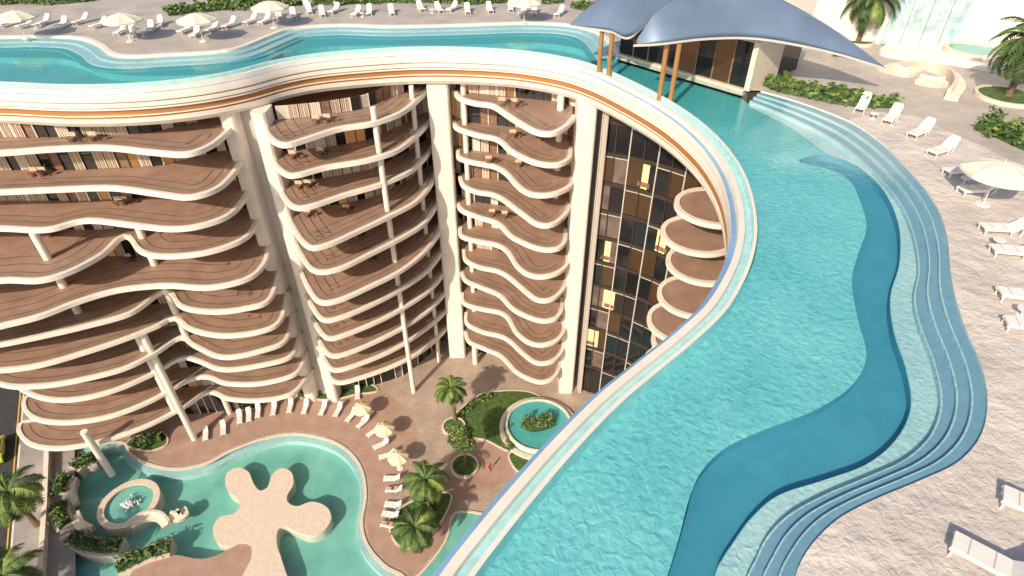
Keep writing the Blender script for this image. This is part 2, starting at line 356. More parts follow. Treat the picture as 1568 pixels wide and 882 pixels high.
MID={10:[(392,168),(400,195),(415,215),(437,222),(470,213),(520,197),(570,189),(615,173),(642,152),(658,135)],
9:[(402,212),(414,247),(434,266),(455,268),(500,256),(560,246),(610,230),(642,205),(662,183)],
8:[(414,262),(430,300),(450,318),(480,315),(530,298),(585,282),(630,262),(655,238),(665,222)],
7:[(427,305),(446,350),(470,378),(500,376),(550,354),(600,330),(640,308),(662,282),(669,262)],
6:[(438,350),(460,395),(482,416),(520,412),(570,388),(615,365),(650,343),(668,318),(674,302)],
5:[(448,392),(468,440),(488,463),(520,460),(570,438),(615,415),(650,388),(672,360),(678,340)],
4:[(456,430),(475,470),(495,491),(530,484),(580,462),(620,440),(655,416),(676,390),(682,374)],
3:[(466,463),(482,500),(502,519),(535,511),(585,490),(625,468),(660,444),(680,420),(686,407)],
2:[(474,495),(490,530),(508,546),(540,539),(590,517),(630,495),(662,472),(682,450),(690,438)],
1:[(482,526),(496,555),(512,568),(545,560),(595,540),(635,517),(666,494),(686,474),(693,464)],
0:[(488,552),(500,576),(518,587),(550,580),(600,562),(640,542),(669,520),(689,498),(696,488)]}
R10=resample(cr(PP([(693,140),(699,150),(725,158),(757,164),(785,184),(815,200),(848,203),(874,193),(884,178)],38.4),6),50)
R0=resample(cr(PP([(710,508),(714,525),(742,537),(770,546),(793,571),(823,587),(850,581),(862,562),(860,545)],5),6),50)
mb=MB(); gb=MB()
def floor_slab(front,back,z,lines=(-1.3,-2.2,-3.1)):
    poly=front+back
    ins=offs(front,-.45)
    mb.poly(ins+back,z,BALW)
    mb.poly(offs(front,-.12)+back,z-.42,SOFFIT,down=True)
    mb.sweep(front,[(-.45,z),(-.45,z+.10),(-.05,z+.12),(0,z+.08),(0,z-.34),(-.12,z-.42)],[WHITE2,WHITE2,WHITE,WHITE,WHITE])
    c=offs(front,-.30)[2:-2]
    gb.sweep(c,[(0,z+.11),(0,z+1.02)],GLASSR)
    for o in lines:
        c=offs(front,o)[7:-7]
        mb.sweep(c,[(0,z+.006-o*.001),(-.07,z+.006-o*.001)],DFRAME)
for k in range(11):
    z=lev(k)
    f=resample(cr(PP(LEFT[k],z),6),90)
    floor_slab(f,[(f[-1][0]+.2,59.5),(min(f[0][0],-52),59.5)],z,(-1.3,-2.3) if k>7 else (-1.3,-2.6,-3.9))
    f=resample(cr(PP(MID[k],z),6),70)
    floor_slab(f,[(f[-1][0]+.3,70.5),(f[0][0]-.2,64)],z+.003)
    f=lerpc(R0,R10,k/10)
    wob=[(p[0]+.25*math.sin(i*.25+k*1.9),p[1]+.35*math.sin(i*.2+k*2.3)*math.sin(math.pi*i/49)) for i,p in enumerate(f)]
    floor_slab(wob,[(wob[-1][0]+.3,66),(wob[0][0]-.3,69.5)],z+.006,(-1.2,-2.0))
for k in range(1,10):
    c=(17.6,46.6); z=lev(k); dx=.6*math.sin(k*2.1); dy=.5*math.cos(k*1.7)
    ring=[(c[0]+dx+3.3*math.cos(a)*1.05,c[1]+dy+3.3*math.sin(a)) for a in [math.radians(30-330*i/40) for i in range(41)]]
    ring=ring[::-1]
    mb.poly(circ((c[0]+dx,c[1]+dy),2.95),z,BALW); mb.poly(circ((c[0]+dx,c[1]+dy),3.2),z-.42,SOFFIT,down=True)
    mb.sweep(ring,[(-.45,z),(-.45,z+.1),(0,z+.12),(0,z-.3),(-.12,z-.42)],[WHITE2,WHITE2,WHITE,WHITE])
mb.build('balcony_slabs',bld); gb.build('glass_balustrades',bld)
# facade glazing wall
W=[(-62,53),(-42,53),(-34,54),(-29.5,57.4),(-22.6,57.2),(-18.6,58.3),(-15.1,60),(-12.2,64),(-10,67.8),(-7,67),(-5,64.8),(5,62),(8,59)]
mb=MB(); rnd=random.Random(3)
def glazed(path,step,style):
    L=sum(math.dist(a,b) for a,b in zip(path,path[1:])); n=max(2,int(L/step)); pts=resample(path,n+1)
    for i in range(n):
        a,b=pts[i],pts[i+1]; t=((b[0]-a[0])/math.dist(a,b),(b[1]-a[1])/math.dist(a,b)); nn=(t[1],-t[0]); ang=math.atan2(t[1],t[0])
        for k in range(-1,11):
            z0=lev(k)+.05 if k>=0 else 0; z1=min(lev(k+1)-.42,39.8)
            if k==10: z1=39.8
            r=rnd.random()
            if style=='f':
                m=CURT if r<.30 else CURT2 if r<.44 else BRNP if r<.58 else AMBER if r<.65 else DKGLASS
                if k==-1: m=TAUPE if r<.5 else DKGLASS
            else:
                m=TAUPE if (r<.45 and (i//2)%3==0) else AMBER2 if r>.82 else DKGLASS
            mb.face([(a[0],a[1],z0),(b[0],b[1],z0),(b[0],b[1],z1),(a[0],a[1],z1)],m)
            if m in (CURT,CURT2):
                q=5
                for j in range(q):
                    f0=j/q; x=a[0]+(b[0]-a[0])*(f0+.1)+nn[0]*.05; y=a[1]+(b[1]-a[1])*(f0+.1)+nn[1]*.05
                    mb.box((x,y,(z0+z1)/2),(.07,.06,z1-z0),m if j%2 else CURT2,ang)
            if style=='f': mb.box((a[0]+nn[0]*.04,a[1]+nn[1]*.04,(z0+z1)/2),(.09,.14,z1-z0),(DFRAME if rnd.random()<.6 else WHITE2),ang)
            else:
                mb.box((a[0]+nn[0]*.06,a[1]+nn[1]*.06,(z0+z1+.45)/2),(.12,.16,z1-z0+.45),ALU if i%2==0 else DFRAME,ang)
                mb.box(((a[0]+b[0])/2+nn[0]*.03,(a[1]+b[1])/2+nn[1]*.03,z1+.2),(math.dist(a,b),.12,.4),DFRAME,ang)
                if (i//2+k)%2==0: mb.box(((a[0]+b[0])/2+nn[0]*.05,(a[1]+b[1])/2+nn[1]*.05,z1-.1),(math.dist(a,b),.1,.08),ALU,ang)
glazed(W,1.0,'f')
mb.build('facade_glazing',bld)
mb=MB()
CW=cr([(9,57.5),(13,55.6),(17,52.5),(20.5,48),(22,42),(22,34),(20,27),(16,21),(11,15),(8,10)],5)
glazed(CW,1.5,'g')
def litroom(u,v,z,w=.72):
    # illuminated room just proud of the curtain wall line
    x,y=P(u,v,z); j=min(range(len(CW)-1),key=lambda i:abs(math.atan2(CW[i][0],CW[i][1])-math.atan2(x,y)))
    a,b=CW[j],CW[j+1]; t=((b[0]-a[0]),(b[1]-a[1])); l=math.hypot(*t); t=(t[0]/l,t[1]/l); nn=(t[1],-t[0])
    k=round((z-5)/3.34); z0=lev(k)+.1; z1=z0+2.7
    mx,my=(a[0]+b[0])/2+nn[0]*.02,(a[1]+b[1])/2+nn[1]*.02
    mb.face([(mx-t[0]*w,my-t[1]*w,z0),(mx+t[0]*w,my+t[1]*w,z0),(mx+t[0]*w,my+t[1]*w,z1),(mx-t[0]*w,my-t[1]*w,z1)],LIT)
    for q in (-.35,.3): mb.box((mx+nn[0]*.05+t[0]*q,my+nn[1]*.05+t[1]*q,z0+1.3),(.07,.1,2.6),CURT2,math.atan2(t[1],t[0]))
    mb.box((mx+nn[0]*.05,my+nn[1]*.05,z0+.5),(1.3,.1,.5),BRNP,math.atan2(t[1],t[0]))
litroom(1015,330,25,1.05); litroom(932,458,15,1.0); litroom(897,522,8.3,1.0); litroom(921,392,21.7,.35); litroom(985,270,31.7,.4)
mb.build('curtain_wall',bld)
# columns, fins
mb=MB()
def rbox(c,w,d,z0,z1,m,r=.3):
    pts=[]
    for sx,sy,a0 in [(1,1,0),(-1,1,90),(-1,-1,180),(1,-1,270)]:
        for i in range(4):
            a=math.radians(a0+i*30); pts.append((c[0]+sx*(w/2-r)+r*math.cos(a),c[1]+sy*(d/2-r)+r*math.sin(a)))
    mb.poly(pts,z1,m); mb.sweep(pts,[(0,z0),(0,z1)],m,True)
rbox((-26.95,56.3),1.5,2.6,0,39.9,WHITE,.5); rbox((-23.95,56.3),1.5,2.6,0,39.9,WHITE,.5); mb.box((-25.45,57.0,19.9),(1.6,1.0,39.8),GREYW)
rbox((-7.9,64.6),2.3,2.2,0,39.9,WHITE)
for x,y,r in [(-13.4,56.9,.30),(-5.2,64.2,.3),(4.9,59.8,.35),(-10.5,62.8,.26)]: mb.tube([(x,y,0),(x,y,39.8)],[r,r],WHITE,16)
rbox((7.3,58.2),1.9,3.2,0,39.9,WHITE); rbox((9.2,58.0),.5,2.6,0,39.9,GREYW,.1)
for (u,v,zr,z0,z1) in [(298,672,0,0,lev(4)),(172,727,0,0,lev(1)),(100,640,lev(0),lev(0),lev(4)),(268,628,lev(0),lev(0),lev(4)),(18,532,lev(3),lev(3),lev(6)),(270,480,lev(4),lev(3),lev(8)),(235,400,lev(6),lev(6),lev(8)),(120,478,lev(5),lev(5),lev(8)),(728,556,0,0,5),(352,632,0,0,5)]:
    x,y=P(u,v,zr); mb.tube([(x,y,z0),(x,y,z1-.4)],[.38,.38],WHITE,16)
mb.build('columns',bld)
mb=MB(); rf=random.Random(11)
for k in range(5,11):
    for (a,b) in [((-48,51.6),(-33,52.6)),((-22,55.5),(-16,57)),((-3,61.5),(4,59.6))]:
        for j in range(2):
            t=rf.random(); x=a[0]+(b[0]-a[0])*t; y=a[1]+(b[1]-a[1])*t; z=lev(k)+.01
            mb.tube([(x,y,z),(x,y,z+.40)],[.30,.38],BRNP,12); mb.tube([(x+.8,y,z),(x+.8,y,z+.5),(x+.8,y,z+.53)],[.05,.05,.3],DFRAME,10)
            mb.box((x,y+.34,z+.5),(.7,.1,.5),CURT)
mb.build('balcony_seating',bld)
# ================================================================== ROOF PAVILION
pav=empty('pool_pavilion')
mb=MB()
dx,dy=pav_b[0]-pav_a[0],pav_b[1]-pav_a[1]; l=math.hypot(dx,dy); t=(dx/l,dy/l); nn=(t[1],-t[0]); bk=(-nn[0],-nn[1])
ang=math.atan2(t[1],t[0]); nP=8
for i in range(nP):
    x=pav_a[0]+t[0]*l*(i+.5)/nP; y=pav_a[1]+t[1]*l*(i+.5)/nP
    mb.box((x+bk[0]*.3,y+bk[1]*.3,45.4),(l/nP-.1,.06,3.8),AMBER2 if i in (4,6) else DKGLASS,ang)
    mb.box((x+t[0]*l/nP/2+bk[0]*.3,y+t[1]*l/nP/2+bk[1]*.3,45.4),(.14,.2,3.8),BRNP,ang)
mb.box(((pav_a[0]+pav_b[0])/2+bk[0]*4.5,(pav_a[1]+pav_b[1])/2+bk[1]*4.5,47.4),(l,8.6,.25),GREYW,ang)
mb.box((pav_b[0]+bk[0]*2.2+t[0]*.2,pav_b[1]+bk[1]*2.2+t[1]*.2,45.5),(.45,4.6,4.0),TERR,ang)
mb.box((pav_b[0]+bk[0]*6.5+t[0]*.2,pav_b[1]+bk[1]*6.5+t[1]*.2,45.4),(.1,4.0,3.8),DKGLASS,ang)
mb.box(((pav_a[0]+pav_b[0])/2+bk[0]*.05,(pav_a[1]+pav_b[1])/2+bk[1]*.05,43.3),(l,.5,.5),TERR,ang)
mb.build('pavilion_walls',pav)
mb=MB()
for u,v,zt in [(917,106,47.0),(932,111,47.0),(1010,146,47.8),(1027,151,47.8)]:
    x,y=P(u,v,DECK); mb.tube([(x,y,42.6),(x,y,zt)],[.2,.2],BRONZE2,16)
mb.build('bronze_columns',pav,smooth=False)
def canopy(name,front,back,bulge):
    F=resample(cr([(*P(u,v,z),z) for u,v,z in front],6),40); B=resample(cr([(*P(u,v,z),z) for u,v,z in back],6),40)
    mb=MB(); K=12; g=[]
    for i in range(40):
        row=[]
        for j in range(K+1):
            s=j/K; p=[a+(b-a)*s for a,b in zip(F[i],B[i])]; p[2]+=bulge*math.sin(math.pi*s)*math.sin(math.pi*i/39); row.append(p)
        g.append(row)
    for i in range(39):
        for j in range(K): 
            mb.face([g[i][j],g[i+1][j],g[i+1][j+1],g[i][j+1]],METALB)
            mb.face([(p[0],p[1],p[2]-.18) for p in (g[i][j],g[i][j+1],g[i+1][j+1],g[i+1][j])],SOFFIT)
        for j in (0,K):
            a,b=g[i][j],g[i+1][j]; mb.face([a,b,(b[0],b[1],b[2]-.18),(a[0],a[1],a[2]-.18)],ALU)
    o=mb.build(name,pav,smooth=False)
    bm=bmesh.new(); bm.from_mesh(o.data); bmesh.ops.remove_doubles(bm,verts=bm.verts,dist=.01); bm.to_mesh(o.data); bm.free()
    for p in o.data.polygons: p.use_smooth=p.material_index==0
canopy('canopy_sail',[(970,68,47.5),(1010,66,47.9),(1080,58,48.2),(1150,57,48.2),(1220,67,47.8),(1290,83,47),(1357,104,46)],
 [(970,68,47.5),(985,45,48.6),(1010,12,50),(1080,-25,51.2),(1170,-12,50.8),(1270,40,48.6),(1357,104,46)],.25)
canopy('canopy_sail_small',[(873,38,47),(900,42,47.1),(935,47,47.2),(962,57,47.3),(990,36,48.1),(1035,0,49.2)],
 [(873,38,47),(890,20,47.8),(920,-4,49),(960,-24,49.9),(1000,-30,50.2),(1035,0,49.2)],.25)
# spa building
spa=empty('spa_building'); mb=MB()
PALE=mat('pale_render',(.80,.77,.71),.6,var=.03)
GLW=mat('water_wall_glass',(.42,.60,.62),.12,var=.25,vscale=1.2,bump=.05,bscale=4)
a=P(1235,62,DECK); b=P(1900,95,DECK)
mb.slab([a,b,(b[0],b[1]+40),(a[0],a[1]+40)],DECK,58,PALE,PALE)
d=math.atan2(b[1]-a[1],b[0]-a[0])
for i in range(4):
    s=.20+.045*i; x=a[0]+(b[0]-a[0])*s; y=a[1]+(b[1]-a[1])*s
    mb.box((x+math.sin(d)*.2,y-math.cos(d)*.2-.1,46.8),(1.5,.2,6.4),GLW,d)
mb.build('walls',spa)
mb=MB()
jac=P(1490,80,DECK+.4)
ter=cr(PP([(1345,82),(1380,92),(1430,96),(1480,104),(1540,112),(1700,118),(1700,70),(1480,64),(1380,66)],DECK),4,True)
mb.slab(ter,DECK,DECK+.35,PALE,PALE); mb.build('spa_terrace')
mb=MB(); rr=circ(jac,2.6); mb.sweep(rr,[(0,DECK+.35),(.0,DECK+.75),(-.45,DECK+.75),(-.45,DECK+.55)],TERR,True); mb.poly(circ(jac,2.1),DECK+.55,FL_TL); mb.poly(circ(jac,2.14),DECK+.66,WATER); mb.build('hot_tub')
def bench(name,px,z,w=.9,flip=1,zz=None,backh=.45):
    p=cr(PP(px,z),6); mb=MB()
    A=[(0,z),(0,z+.42),(-w*flip,z+.42),(-w*flip,z+.42+backh),(-(w+.3)*flip,z+.42+backh),(-(w+.3)*flip,z)]
    mb.sweep(p,A,[TERR,FABI,FABI,TERR,TERR])
    for q in (0,-1):
        n=normals(p)[q]; c=p[q]
        mb.face([(c[0]+n[0]*o,c[1]+n[1]*o,zz) for o,zz in A],TERR)
    return mb.build(name)
bench('curved_bench',[(1345,108),(1380,104),(1425,106),(1462,118),(1476,138),(1466,156)],DECK,.7,-1)
bench('curved_sofa',[(1360,112),(1380,118),(1400,118),(1418,113)],DECK,.6,1,backh=.3)
bench('curved_sofa',[(1400,128),(1425,134),(1450,134)],DECK,.6,1,backh=.3)
# ================================================================== vegetation
def palm(name,h=4,r=2.6,seed=1,nf=36):
    rg=random.Random(seed); mb=MB()
    pts=[];rad=[];lean=rg.uniform(-.3,.3)
    for i in range(14):
        s=i/13; pts.append((lean*s*s,lean*.5*s*s,h*s)); rad.append(.26-.10*s+(.05 if i==0 else 0)+(.02 if i%2 else 0))
    mb.tube(pts,rad,BARK,10); top=Vector(pts[-1])
    for f in range(nf):
        az=f*2.399+rg.uniform(-.2,.2); el=math.radians(78-95*(f/nf)+rg.uniform(-8,8)); L=r*rg.uniform(.9,1.15)
        d=Vector((math.cos(az),math.sin(az),0)); side=Vector((-math.sin(az),math.cos(az),0))
        p=top.copy(); K=13; e=el
        lm=LEAFS[rg.choice([0,1,1,2])]
        for j in range(K):
            e-=math.radians(9.5); q=p+(d*math.cos(e)+Vector((0,0,1))*math.sin(e))*(L/K)
            mb.face([p+side*.025,p-side*.025,q-side*.02,q+side*.02],LEAFS[2])
            ll=.66*math.sin(math.pi*min(1,(j+1.6)/(K+1)))**.7*(r/2.6)
            for sg in (1,-1):
                for h2 in (0,.5):
                    b0=p.lerp(q,h2); fwd=(q-p).normalized()
                    tip=b0+side*sg*ll*.85+fwd*ll*.55+Vector((0,0,-ll*rg.uniform(.25,.6)))
                    wv=fwd*.075*(r/2.6)
                    mb.face([b0-wv,b0+wv,tip],lm)
            p=q
    return mb.build(name)
def tree(name,h,r,seed):
    rg=random.Random(seed); mb=MB()
    mb.tube([(0,0,0),(.08,0,h*.3),(.0,.08,h*.62)],[.17,.13,.09],BARK,8)
    for i in range(15):
        a=rg.uniform(0,6.28); rr=r*rg.uniform(.15,.72); z=h-r*.9+rg.uniform(-.5,.45)*r
        c=Vector((rr*math.cos(a),rr*math.sin(a),z)); lr=r*rg.uniform(.32,.5)
        mb.tube([(0,.05,h*.5),tuple(c*.5+Vector((0,0,h*.32))),tuple(c)],[.07,.05,.02],BARK,5)
        for i in range(230):
            v=Vector((rg.gauss(0,1),rg.gauss(0,1),rg.gauss(0,.8))).normalized()*lr*rg.uniform(.6,1.12)
            p=c+v; s=rg.uniform(.08,.18); u=Vector((rg.gauss(0,1),rg.gauss(0,1),rg.gauss(0,1))).normalized(); w=u.orthogonal().normalized()
            mb.face([p-u*s,p+w*s*.6,p+u*s,p-w*s*.6],LEAFS[2 if v.z>lr*.1 and rg.random()<.7 else rg.choice([0,1])])
    return mb.build(name)
def hedge(name,path,z,w,h,dens=90,seed=1,leaf=.16,parent=None):
    rg=random.Random(seed); mb=MB()
    mb.sweep(path,[(w*.42,z),(w*.36,z+h*.4),(w*.15,z+h*.6),(-w*.15,z+h*.6),(-w*.36,z+h*.4),(-w*.42,z)],LEAFS[0])
    L=sum(math.dist(a,b) for a,b in zip(path,path[1:])); n=int(L*w*dens); pts=resample(path,max(3,int(L/.5)+2)); nm=normals(pts)
    lump=[rg.uniform(.6,1.3) for _ in pts]; wl=[rg.uniform(.7,1.35) for _ in pts]
    for i in range(n):
        j=rg.randrange(len(pts)-1); t=rg.random(); o=max(-1,min(1,rg.gauss(0,.5)))*w*.62*wl[j]
        x=pts[j][0]*(1-t)+pts[j+1][0]*t+nm[j][0]*o; y=pts[j][1]*(1-t)+pts[j+1][1]*t+nm[j][1]*o
        zz=z+h*rg.uniform(.35,1.05)*lump[j]*(1-.5*abs(o)/w)
        s=leaf*rg.uniform(.6,1.5); u=Vector((rg.gauss(0,1),rg.gauss(0,1),rg.gauss(0,.6))).normalized(); q=u.orthogonal().normalized()
        p=Vector((x,y,zz)); mb.face([p-u*s,p+q*s*.5,p+u*s,p-q*s*.5],LEAFS[rg.choice([0,1,1,2])])
    return mb.build(name,parent)
D=DECK
for i,(px,w,h) in enumerate([([(1172,128),(1200,140),(1240,148),(1290,158),(1340,162),(1372,160)],1.3,.7),([(1190,120),(1230,135),(1290,142),(1330,150)],.8,.6),
    ([(1500,195),(1530,205),(1568,222),(1610,240)],2.2,1.3),([(255,22),(300,16),(350,12),(410,10),(460,5)],2.6,.9),([(0,6),(40,2),(90,4),(150,-2)],2.6,.9),
    ([(480,6),(560,3),(640,1),(720,4),(790,1),(860,2)],2.4,.8),([(1275,84),(1295,86),(1318,88)],1.2,.6),([(880,10),(900,14),(930,12)],2.0,.8)]):
    hedge('planting_bed',cr(PP(px,D),4),D+.02,w,h,dens=45,seed=i,leaf=.2)
pr=palm('palm_tree',4.2,3.4,5); x,y=P(1313,66,D); pr.location=(x,y,D)
def padd(src,name,u,v,z,sc=1,rot=0): x,y=P(u,v,z); return inst(src,name,(x,y,z),rot,sc)
padd(pr,'palm_tree',1542,150,D,1.05,2.0)
inst(pr,'palm_tree',(7.5,-.2,D),1.0,1.0); inst(pr,'palm_tree',(15.0,-1.5,D),2.4,1.3); inst(pr,'palm_tree',(11,-3,D),.4,1.5)
for q in ((1542,150,2.4),(1313,66,1.6)):
    x,y=P(q[0],q[1],D); mb=MB(); c=circ((x,y),q[2]); mb.sweep(c,[(0,D),(0,D+.3),(-.25,D+.3),(-.25,D+.2)],TERR,True); mb.poly(circ((x,y),q[2]-.2),D+.2,GRASS); mb.build('round_planter')
# ================================================================== furniture
def lounger():
    mb=MB()
    for s in (-.31,.31): mb.box((-.25,s,.30),(1.4,.05,.07),PLAST)
    for x in (-.85,.35):
        for s in (-.3,.3): mb.box((x,s,.14),(.06,.05,.28),PLAST)
    mb.box((-.25,0,.36),(1.36,.62,.09),FABW)
    for x in (-.55,.05): mb.box((x,0,.405),(.03,.60,.012),GREYW)
    mb.box((.74,0,.60),(.80,.62,.09),FABW,tilt=-math.radians(38)); mb.box((.72,0,.53),(.8,.66,.04),PLAST,tilt=-math.radians(38))
    mb.box((.98,0,.86),(.28,.5,.08),FABW,tilt=-math.radians(38))
    for s in (-.28,.28): mb.box((.86,s,.30),(.05,.05,.6),PLAST,tilt=math.radians(20))
    return mb.build('sun_lounger')
LG=lounger()
def side_table():
    mb=MB(); mb.tube([(0,0,0),(0,0,.04)],[.22,.22],PLAST,16); mb.tube([(0,0,.04),(0,0,.42)],[.04,.04],PLAST,8); mb.tube([(0,0,.42),(0,0,.46)],[.3,.3],PLAST,20); return mb.build('side_table')
def umbrella(name,fab,r):
    mb=MB(); H=2.75; n=8
    mb.tube([(0,0,0),(0,0,.08)],[.4,.38],PLAST,16); mb.tube([(0,0,.08),(0,0,H)],[.035,.03],PLAST,8)
    seg=n*4; rings=[(0,H),(.35,H-.12),(.7,H-.33),(1,H-.58)]
    for k in range(3):
        for i in range(seg):
            def q(i,k):
                a=2*math.pi*i/seg; sc=rings[k][0]*r; f=(i%4)/4; dip=math.sin(math.pi*f); sc*=1-.07*dip
                return (sc*math.cos(a),sc*math.sin(a),rings[k][1]-.07*dip*rings[k][0])
            if k==0: mb.face([q(i,0),q(i,1),q(i+1,1)],fab)
            else: mb.face([q(i,k),q(i,k+1),q(i+1,k+1),q(i+1,k)],fab)
            if k==2:
                a=q(i,3);b=q(i+1,3); mb.face([a,b,(b[0],b[1],b[2]-.16),(a[0],a[1],a[2]-.16)],fab)
    for i in range(n):
        a=2*math.pi*i/n; mb.tube([(0,0,H-.1),(r*.97*math.cos(a),r*.97*math.sin(a),H-.62)],[.02,.015],PLAST,4)
    mb.tube([(0,0,H),(0,0,H+.12)],[.04,.01],PLAST,6)
    return mb.build(name)
U1=umbrella('parasol',FABI,2.0); U2=umbrella('parasol',FABY,1.25)
TB=side_table()
def place_first(o,loc,rot=0): o.location=loc; o.rotation_euler[2]=rot
first=True
rl=random.Random(4)
for u,v in [(12,40),(40,42),(68,38),(125,36),(152,42),(186,52),(205,56),(232,48),(246,40),(284,50),(300,56),(326,48),(352,42),(384,36),(406,36),(428,28),(450,27),(474,20),(494,24),(512,20),(546,24),(566,22),(600,22),(645,16),(673,18),(692,17),(716,20),(750,18),(782,16),(800,22),(818,22),(856,24),(470,10),(515,8),(96,42)]:
    x,y=P(u,v,D); r=math.radians(90+rl.uniform(-28,28))
    if first: place_first(LG,(x,y,D),r); first=False
    else: inst(LG,'sun_lounger',(x,y,D),r)
for u,v,r in [(1318,168,55),(1362,186,48),(1405,208,35),(1438,236,28),(1468,268,8),(1492,297,5),(1530,357,-6),(1548,392,-10),(1562,460,-12),(1575,508,-18),(1585,790,-35),(1510,868,-40),(1610,300,0)]:
    x,y=P(u,v,D); inst(LG,'sun_lounger',(x,y,D),math.radians(r),1.12)
f=True
for u,v in [(1336,182),(1475,282),(1525,378),(1562,484),(55,44),(220,56),(555,26),(662,20)]:
    x,y=P(u,v,D)
    if f: place_first(TB,(x,y,D)); f=False
    else: inst(TB,'side_table',(x,y,D))
f=True
for u,v in [(22,20),(185,24),(300,24),(412,5),(803,-2),(1536,254)]:
    x,y=P(u,v,D+2.5); 
    if f: place_first(U1,(x,y,D)); f=False
    else: inst(U1,'parasol',(x,y,D),.3)
# ================================================================== GROUND LEVEL
pool_px=[(84,690),(130,682),(188,676),(202,694),(228,709),(270,717),(315,709),(352,690),(400,672),(450,663),(500,671),(535,690),(556,720),(562,760),(556,800),(565,835),(592,866),(622,884),(640,930),(600,1000),(300,1020),(60,1000),(72,900),(80,780)]
lp=cr(PP(pool_px,0),4,True)
fc=P(825,650,.9); jc=P(197,770,.5)
mb=MB(); mb.poly([(-900,-400),(900,-400),(900,1500),(-900,1500)],0,LAND,holes=[lp]); mb.build('ground')
lowpool=empty('lagoon_pool'); mb=MB()
mb.poly(lp,-1.2,FL_LOW); mb.sweep(lp,[(0,-1.2),(0,.05),(.0,.12),(.35,.12),(.35,.0)],[FL_LOW,TERR,TERR,TERR],True)
w_=.9 if area(lp)<0 else -.9
mb.sweep(lp,[(0,-.5),(w_,-.5),(w_,-1.2)],FL_SHELF,True)
mb.build('pool_shell',lowpool)
mb=MB(); mb.poly(lp,-.12,WATERL); mb.build('water',lowpool)
plz=PP([(84,600),(480,480),(900,480),(1000,560),(1000,800),(860,1100),(560,1150),(0,1100),(60,900),(70,780),(78,690)],0)
mb=MB(); mb.poly(plz,.004,PLAZA,holes=[offs(lp,.3,True)]); mb.build('plaza_paving')
edge=cr(PP(pool_px[2:19],0),4)
outer=cr(PP([(640,900),(645,868),(610,835),(588,800),(590,765),(612,735),(632,700),(640,668),(628,635),(598,606),(565,590),(500,592),(430,596),(330,615),(250,645),(205,668)],0),4)
mb=MB(); mb.poly(offs(edge,-.36)[::1]+outer,.012,DECKW); mb.build('timber_pool_deck')
mb=MB()
pth=cr(PP([(640,870),(690,815),(700,775),(730,760),(760,745),(790,720),(770,690),(735,672),(720,680),(690,700),(683,740),(690,757),(680,790),(650,828),(622,842)],0),4,True)
mb.poly(pth,.010,DECKW); mb.build('garden_path')
mb=MB()
LOT=[[(600,792),(640,766),(688,757),(680,790),(652,826),(620,838),(602,822)],[(690,648),(715,620),(745,603),(800,600),(825,612),(785,640),(775,665),(780,690),(745,674),(715,668)],[(455,606),(500,590),(550,585),(578,598),(545,604),(505,612)],[(780,698),(800,690),(812,704),(795,722)],[(195,682),(215,668),(248,664),(255,680),(228,690)],[(700,530),(712,518),(722,520),(715,534)]]
for i,l in enumerate(LOT):
    p=cr(PP(l,0),5,True); mb.slab(p,0,.10,GRASS,TERR)
    s=.2 if area(p)>0 else -.2
    mb.sweep(p,[(0,0),(0,.16),(s,.16),(s,0)],TERR,True)
mb.build('lawn')
mb=MB(); p=cr(PP([(695,786),(738,786),(740,800),(700,840),(660,890),(620,930),(600,900),(640,880),(680,830)],0),4,True)
mb.poly(p,.03,FL_LOW); mb.sweep(p,[(0,.0),(0,.15),(.25,.15),(.25,0)],TERR,True); mb.poly(p,.09,WATERL); mb.build('reflecting_pool')
isl=[(345,742),(347,725),(362,716),(380,722),(388,740),(398,751),(410,745),(416,728),(430,717),(446,723),(449,741),(440,758),(441,769),(455,775),(478,768),(500,776),(507,793),(497,811),(475,820),(452,813),(436,806),(425,813),(424,835),(432,860),(438,905),(362,905),(372,880),(384,856),(384,836),(370,831),(348,836),(331,829),(326,808),(336,792),(356,787),(367,776),(363,763),(351,754)]
mb=MB(); p=cr(PP(isl,.25),4,True); mb.slab(p,-1.2,.25,TERR,TERR); mb.build('pool_island')
mb=MB(); p=cr(PP([(205,868),(260,850),(310,856),(350,842),(388,822),(392,870),(385,930),(300,960),(200,940)],.1),4,True); mb.slab(p,-1.2,.12,DECKW,TERR); mb.build('timber_platform')
mb=MB(); mb.sweep(circ(jc,3.2),[(0,-1.2),(0,.45),(-.7,.45),(-.7,.2)],[TERR,TERR,TERR],True); mb.poly(circ(jc,2.6),.1,FL_LOW); mb.poly(circ(jc,2.52),.32,WATERL)
FOAM=mat('foam',(.80,.86,.84),.6,bump=.1,bscale=9)
for i in range(60):
    a=rl.uniform(0,6.28); r=abs(rl.gauss(0,.45)); x=jc[0]+r*math.cos(a); y=jc[1]+r*math.sin(a); h=.25+.6*max(0,1-r)*rl.random()
    mb.tube([(x,y,.3),(x,y,.3+h*.6),(x,y,.3+h)],[.14,.10,.03],FOAM,6)
mb.build('hot_tub')
for i,px in enumerate([[(150,700),(128,706),(112,718)],[(103,728),(92,742),(90,758)],[(90,772),(93,792),(102,806)],[(112,822),(135,834),(160,838),(186,836)],[(180,870),(205,858),(235,845),(262,838)]]):
    path=cr(PP(px,.3),6); mb=MB(); w=1.0
    mb.sweep(path,[(w,-1.2),(w,.35),(-w,.35),(-w,-1.2)],[TERR,TERR,TERR]); 
    for q in (0,-1):
        c=path[q]; n=normals(path)[q]; mb.face([(c[0]+n[0]*w,c[1]+n[1]*w,-1.2),(c[0]+n[0]*w,c[1]+n[1]*w,.35),(c[0]-n[0]*w,c[1]-n[1]*w,.35),(c[0]-n[0]*w,c[1]-n[1]*w,-1.2)],TERR)
    o=mb.build('stone_planter'); hedge('planter_hedge',path,.36,1.6,.8,dens=70,seed=30+i,parent=o)
